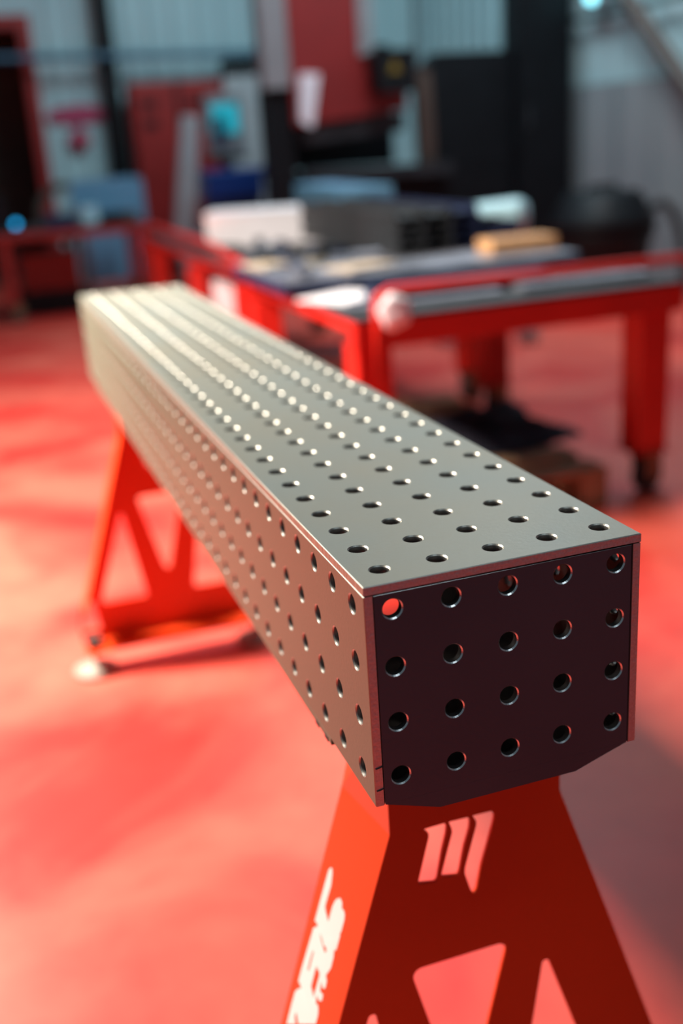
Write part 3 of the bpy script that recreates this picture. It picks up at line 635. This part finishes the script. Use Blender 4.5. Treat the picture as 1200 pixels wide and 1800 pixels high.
bm = nb(); tube(bm, [(2.22, 8.6, .98), (2.30, 8.58, 1.02), (2.32, 8.58, 1.06)], .04, 12); link('pipe_stub', bm, 'blue', t)
bm = nb(); box(bm, 1.78, 2.20, 8.57, 8.83, 0, .049); link('plinth', bm, 'black', t)
bm = nb(); bmesh.ops.create_icosphere(bm, subdivisions=3, radius=.075)
for v in bm.verts: v.co.z *= .6; v.co += v.normal * .008 * math.sin(v.co.x * 80)
bmesh.ops.translate(bm, verts=bm.verts[:], vec=(1.80, 6.05, .795))
tag(link('white_rag', bm, 'lgrey', smooth=True, loc=(1.8, 6.05, .736)), 'whitish rag bundle at the far end of the long red table', 'rag')
bm = nb(); box(bm, 2.50, 3.02, 10.60, 10.9, 1.85, 2.03, .02)
tag(link('unit_heater', bm, 'black', loc=(2.76, 10.75, 1.85)), 'black box unit mounted just under the blue pipe', 'heater')
bm = nb(); box(bm, 2.40, 2.75, 10.3, 10.9, 0, 1.85, .01)
tag(link('grey_locker', bm, 'lgrey', loc=(2.57, 10.6, 0)), 'grey locker standing right of the red cabinet', 'locker')
# hand-shaped red notice and hanging tag
bm = nb(); lathe(bm, (1.04, 10.955, 1.60), [(.30, 0), (.30, .006)], 30, 'Y')
for v in bm.verts: v.co.z = 1.60 + (v.co.z - 1.60) * .30
tag(link('wall_notice', bm, 'pink', loc=(1.04, 10.955, 1.6)), 'faded red oval notice fixed to the wall beside the door', 'sign')
t = thing('hanging_bag', (1.02, 10.93, 1.38), 'small dark bag hanging on the wall below the red notice', 'bag')
bm = nb(); bmesh.ops.create_icosphere(bm, subdivisions=3, radius=.10, matrix=Matrix.Translation((1.02, 10.92, 1.36)) @ Matrix.Diagonal((1.1, .4, 1, 1))); link('bag_body', bm, 'pink', t, True)
bm = nb(); tube(bm, [(1.0, 10.92, 1.43), (1.0, 10.95, 1.50), (1.04, 10.95, 1.50), (1.04, 10.92, 1.43)], .008, 8); link('strap', bm, 'brown', t)
bm = nb(); box(bm, 1.03, 1.08, 10.874, 10.886, 1.33, 1.38, .003); link('badge', bm, 'yellow', t)
# blue-grey screen panel and wheel behind the bench
t = thing('screen_panel', (.98, 9.25, 0), 'blue-grey rounded screen panel standing behind the red workbench', 'screen')
bm = sheet([rounded([(.70, .15), (1.33, .15), (1.33, 1.02), (.70, 1.02)], .06)], .02, Matrix(((1, 0, 0, 0), (0, 0, 1, 9.25), (0, 1, 0, 0), (0, 0, 0, 1)))); link('panel', bm, 'bluegrey', t)
for x in (.78, 1.25):
    bm = nb(); box(bm, x - .02, x + .02, 9.08, 9.42, 0, .03, .004); box(bm, x - .02, x + .02, 9.262, 9.29, .03, .6, .003); link('stand_leg', bm, 'grey', t)
bm = nb(); n = 36
rg = [[bm.verts.new((.68 + r * math.cos(2 * math.pi * k / n), y + .2, .74 + r * math.sin(2 * math.pi * k / n))) for k in range(n)] for r, y in ((.26, 9.5), (.26, 9.54), (.19, 9.54), (.19, 9.5))]
for i in range(4):
    for k in range(n): bm.faces.new((rg[i][k], rg[i][(k + 1) % n], rg[(i + 1) % 4][(k + 1) % n], rg[(i + 1) % 4][k]))
hs = thing('hose_reel', (.68, 9.52, 0), 'brown hose reel rim showing behind the screen panel', 'hose reel')
link('reel_rim', bm, 'brown', hs)
bm = nb(); box(bm, .64, .72, 9.69, 9.75, .03, .545, .004); box(bm, .5, .86, 9.60, 9.84, 0, .03, .003); link('reel_stand', bm, 'brown', hs)
# on and under the left bench
t = thing('indicator_lamp', (.165, 8.3, .70), 'small glowing bright blue lamp on the red workbench', 'lamp')
bm = nb(); box(bm, .13, .20, 8.27, 8.34, .7, .73, .004); link('lamp_base', bm, 'black', t)
bm = nb(); bmesh.ops.create_uvsphere(bm, u_segments=20, v_segments=12, radius=.022, matrix=Matrix.Translation((.165, 8.3, .752))); link('bulb', bm, 'led', t, True)
for k, (x, y, sx, sy, sz, mt, nm, lab) in enumerate([
        (.52, 8.5, .12, .10, .07, 'navy', 'tool_box', 'dark tool case in the middle of the red workbench'),
        (.75, 8.45, .06, .06, .12, 'pale', 'white_tub', 'pale tub on the red workbench in front of the screen panel'),
        (.93, 8.45, .09, .08, .06, 'black', 'tool_box', 'black tool case toward the right end of the red workbench'),
        (1.08, 8.55, .05, .10, .05, 'brown', 'tool_box', 'small brown tool case at the right end of the red workbench'),
        (-.05, 8.6, .16, .14, .24, 'black', 'tool_box', 'tall black tool case left of the blue lamp')]):
    t = thing(nm, (x, y, .7), lab, 'tool box' if nm == 'tool_box' else 'tub')
    bm = nb(); box(bm, x - sx, x + sx, y - sy, y + sy, .7005, .7 + sz, .006); link('case_body', bm, mt, t)
    bm = nb(); box(bm, x - sx - .004, x + sx + .004, y - sy - .004, y + sy + .004, .7 + sz + .0005, .7 + sz + .016, .004); link('lid', bm, mt, t)
t = thing('red_crate', (.38, 8.7, 0), 'dark red crate on the floor under the left workbench', 'crate')
bm = nb(); box(bm, .15, .62, 8.5, 8.88, .20, .50, .01); link('crate_body', bm, 'dred', t)
bm = nb(); box(bm, .12, .65, 8.47, 8.9, .08, .19, .01); link('crate_base', bm, 'black', t)
bm = nb(); box(bm, .14, .63, 8.49, 8.88, 0, .079, .005); link('skid', bm, 'black', t)
for x, y, h_, mt, lab in ((.74, 9.05, .80, 'lgrey', 'pale upright pipe standing under the left workbench, beside the red crate'),):
    bm = nb(); tube(bm, [(x, y, 0), (x, y, h_)], .035, 14)
    tag(link('steel_pipe', bm, mt, loc=(x, y, 0)), lab, 'pipe')
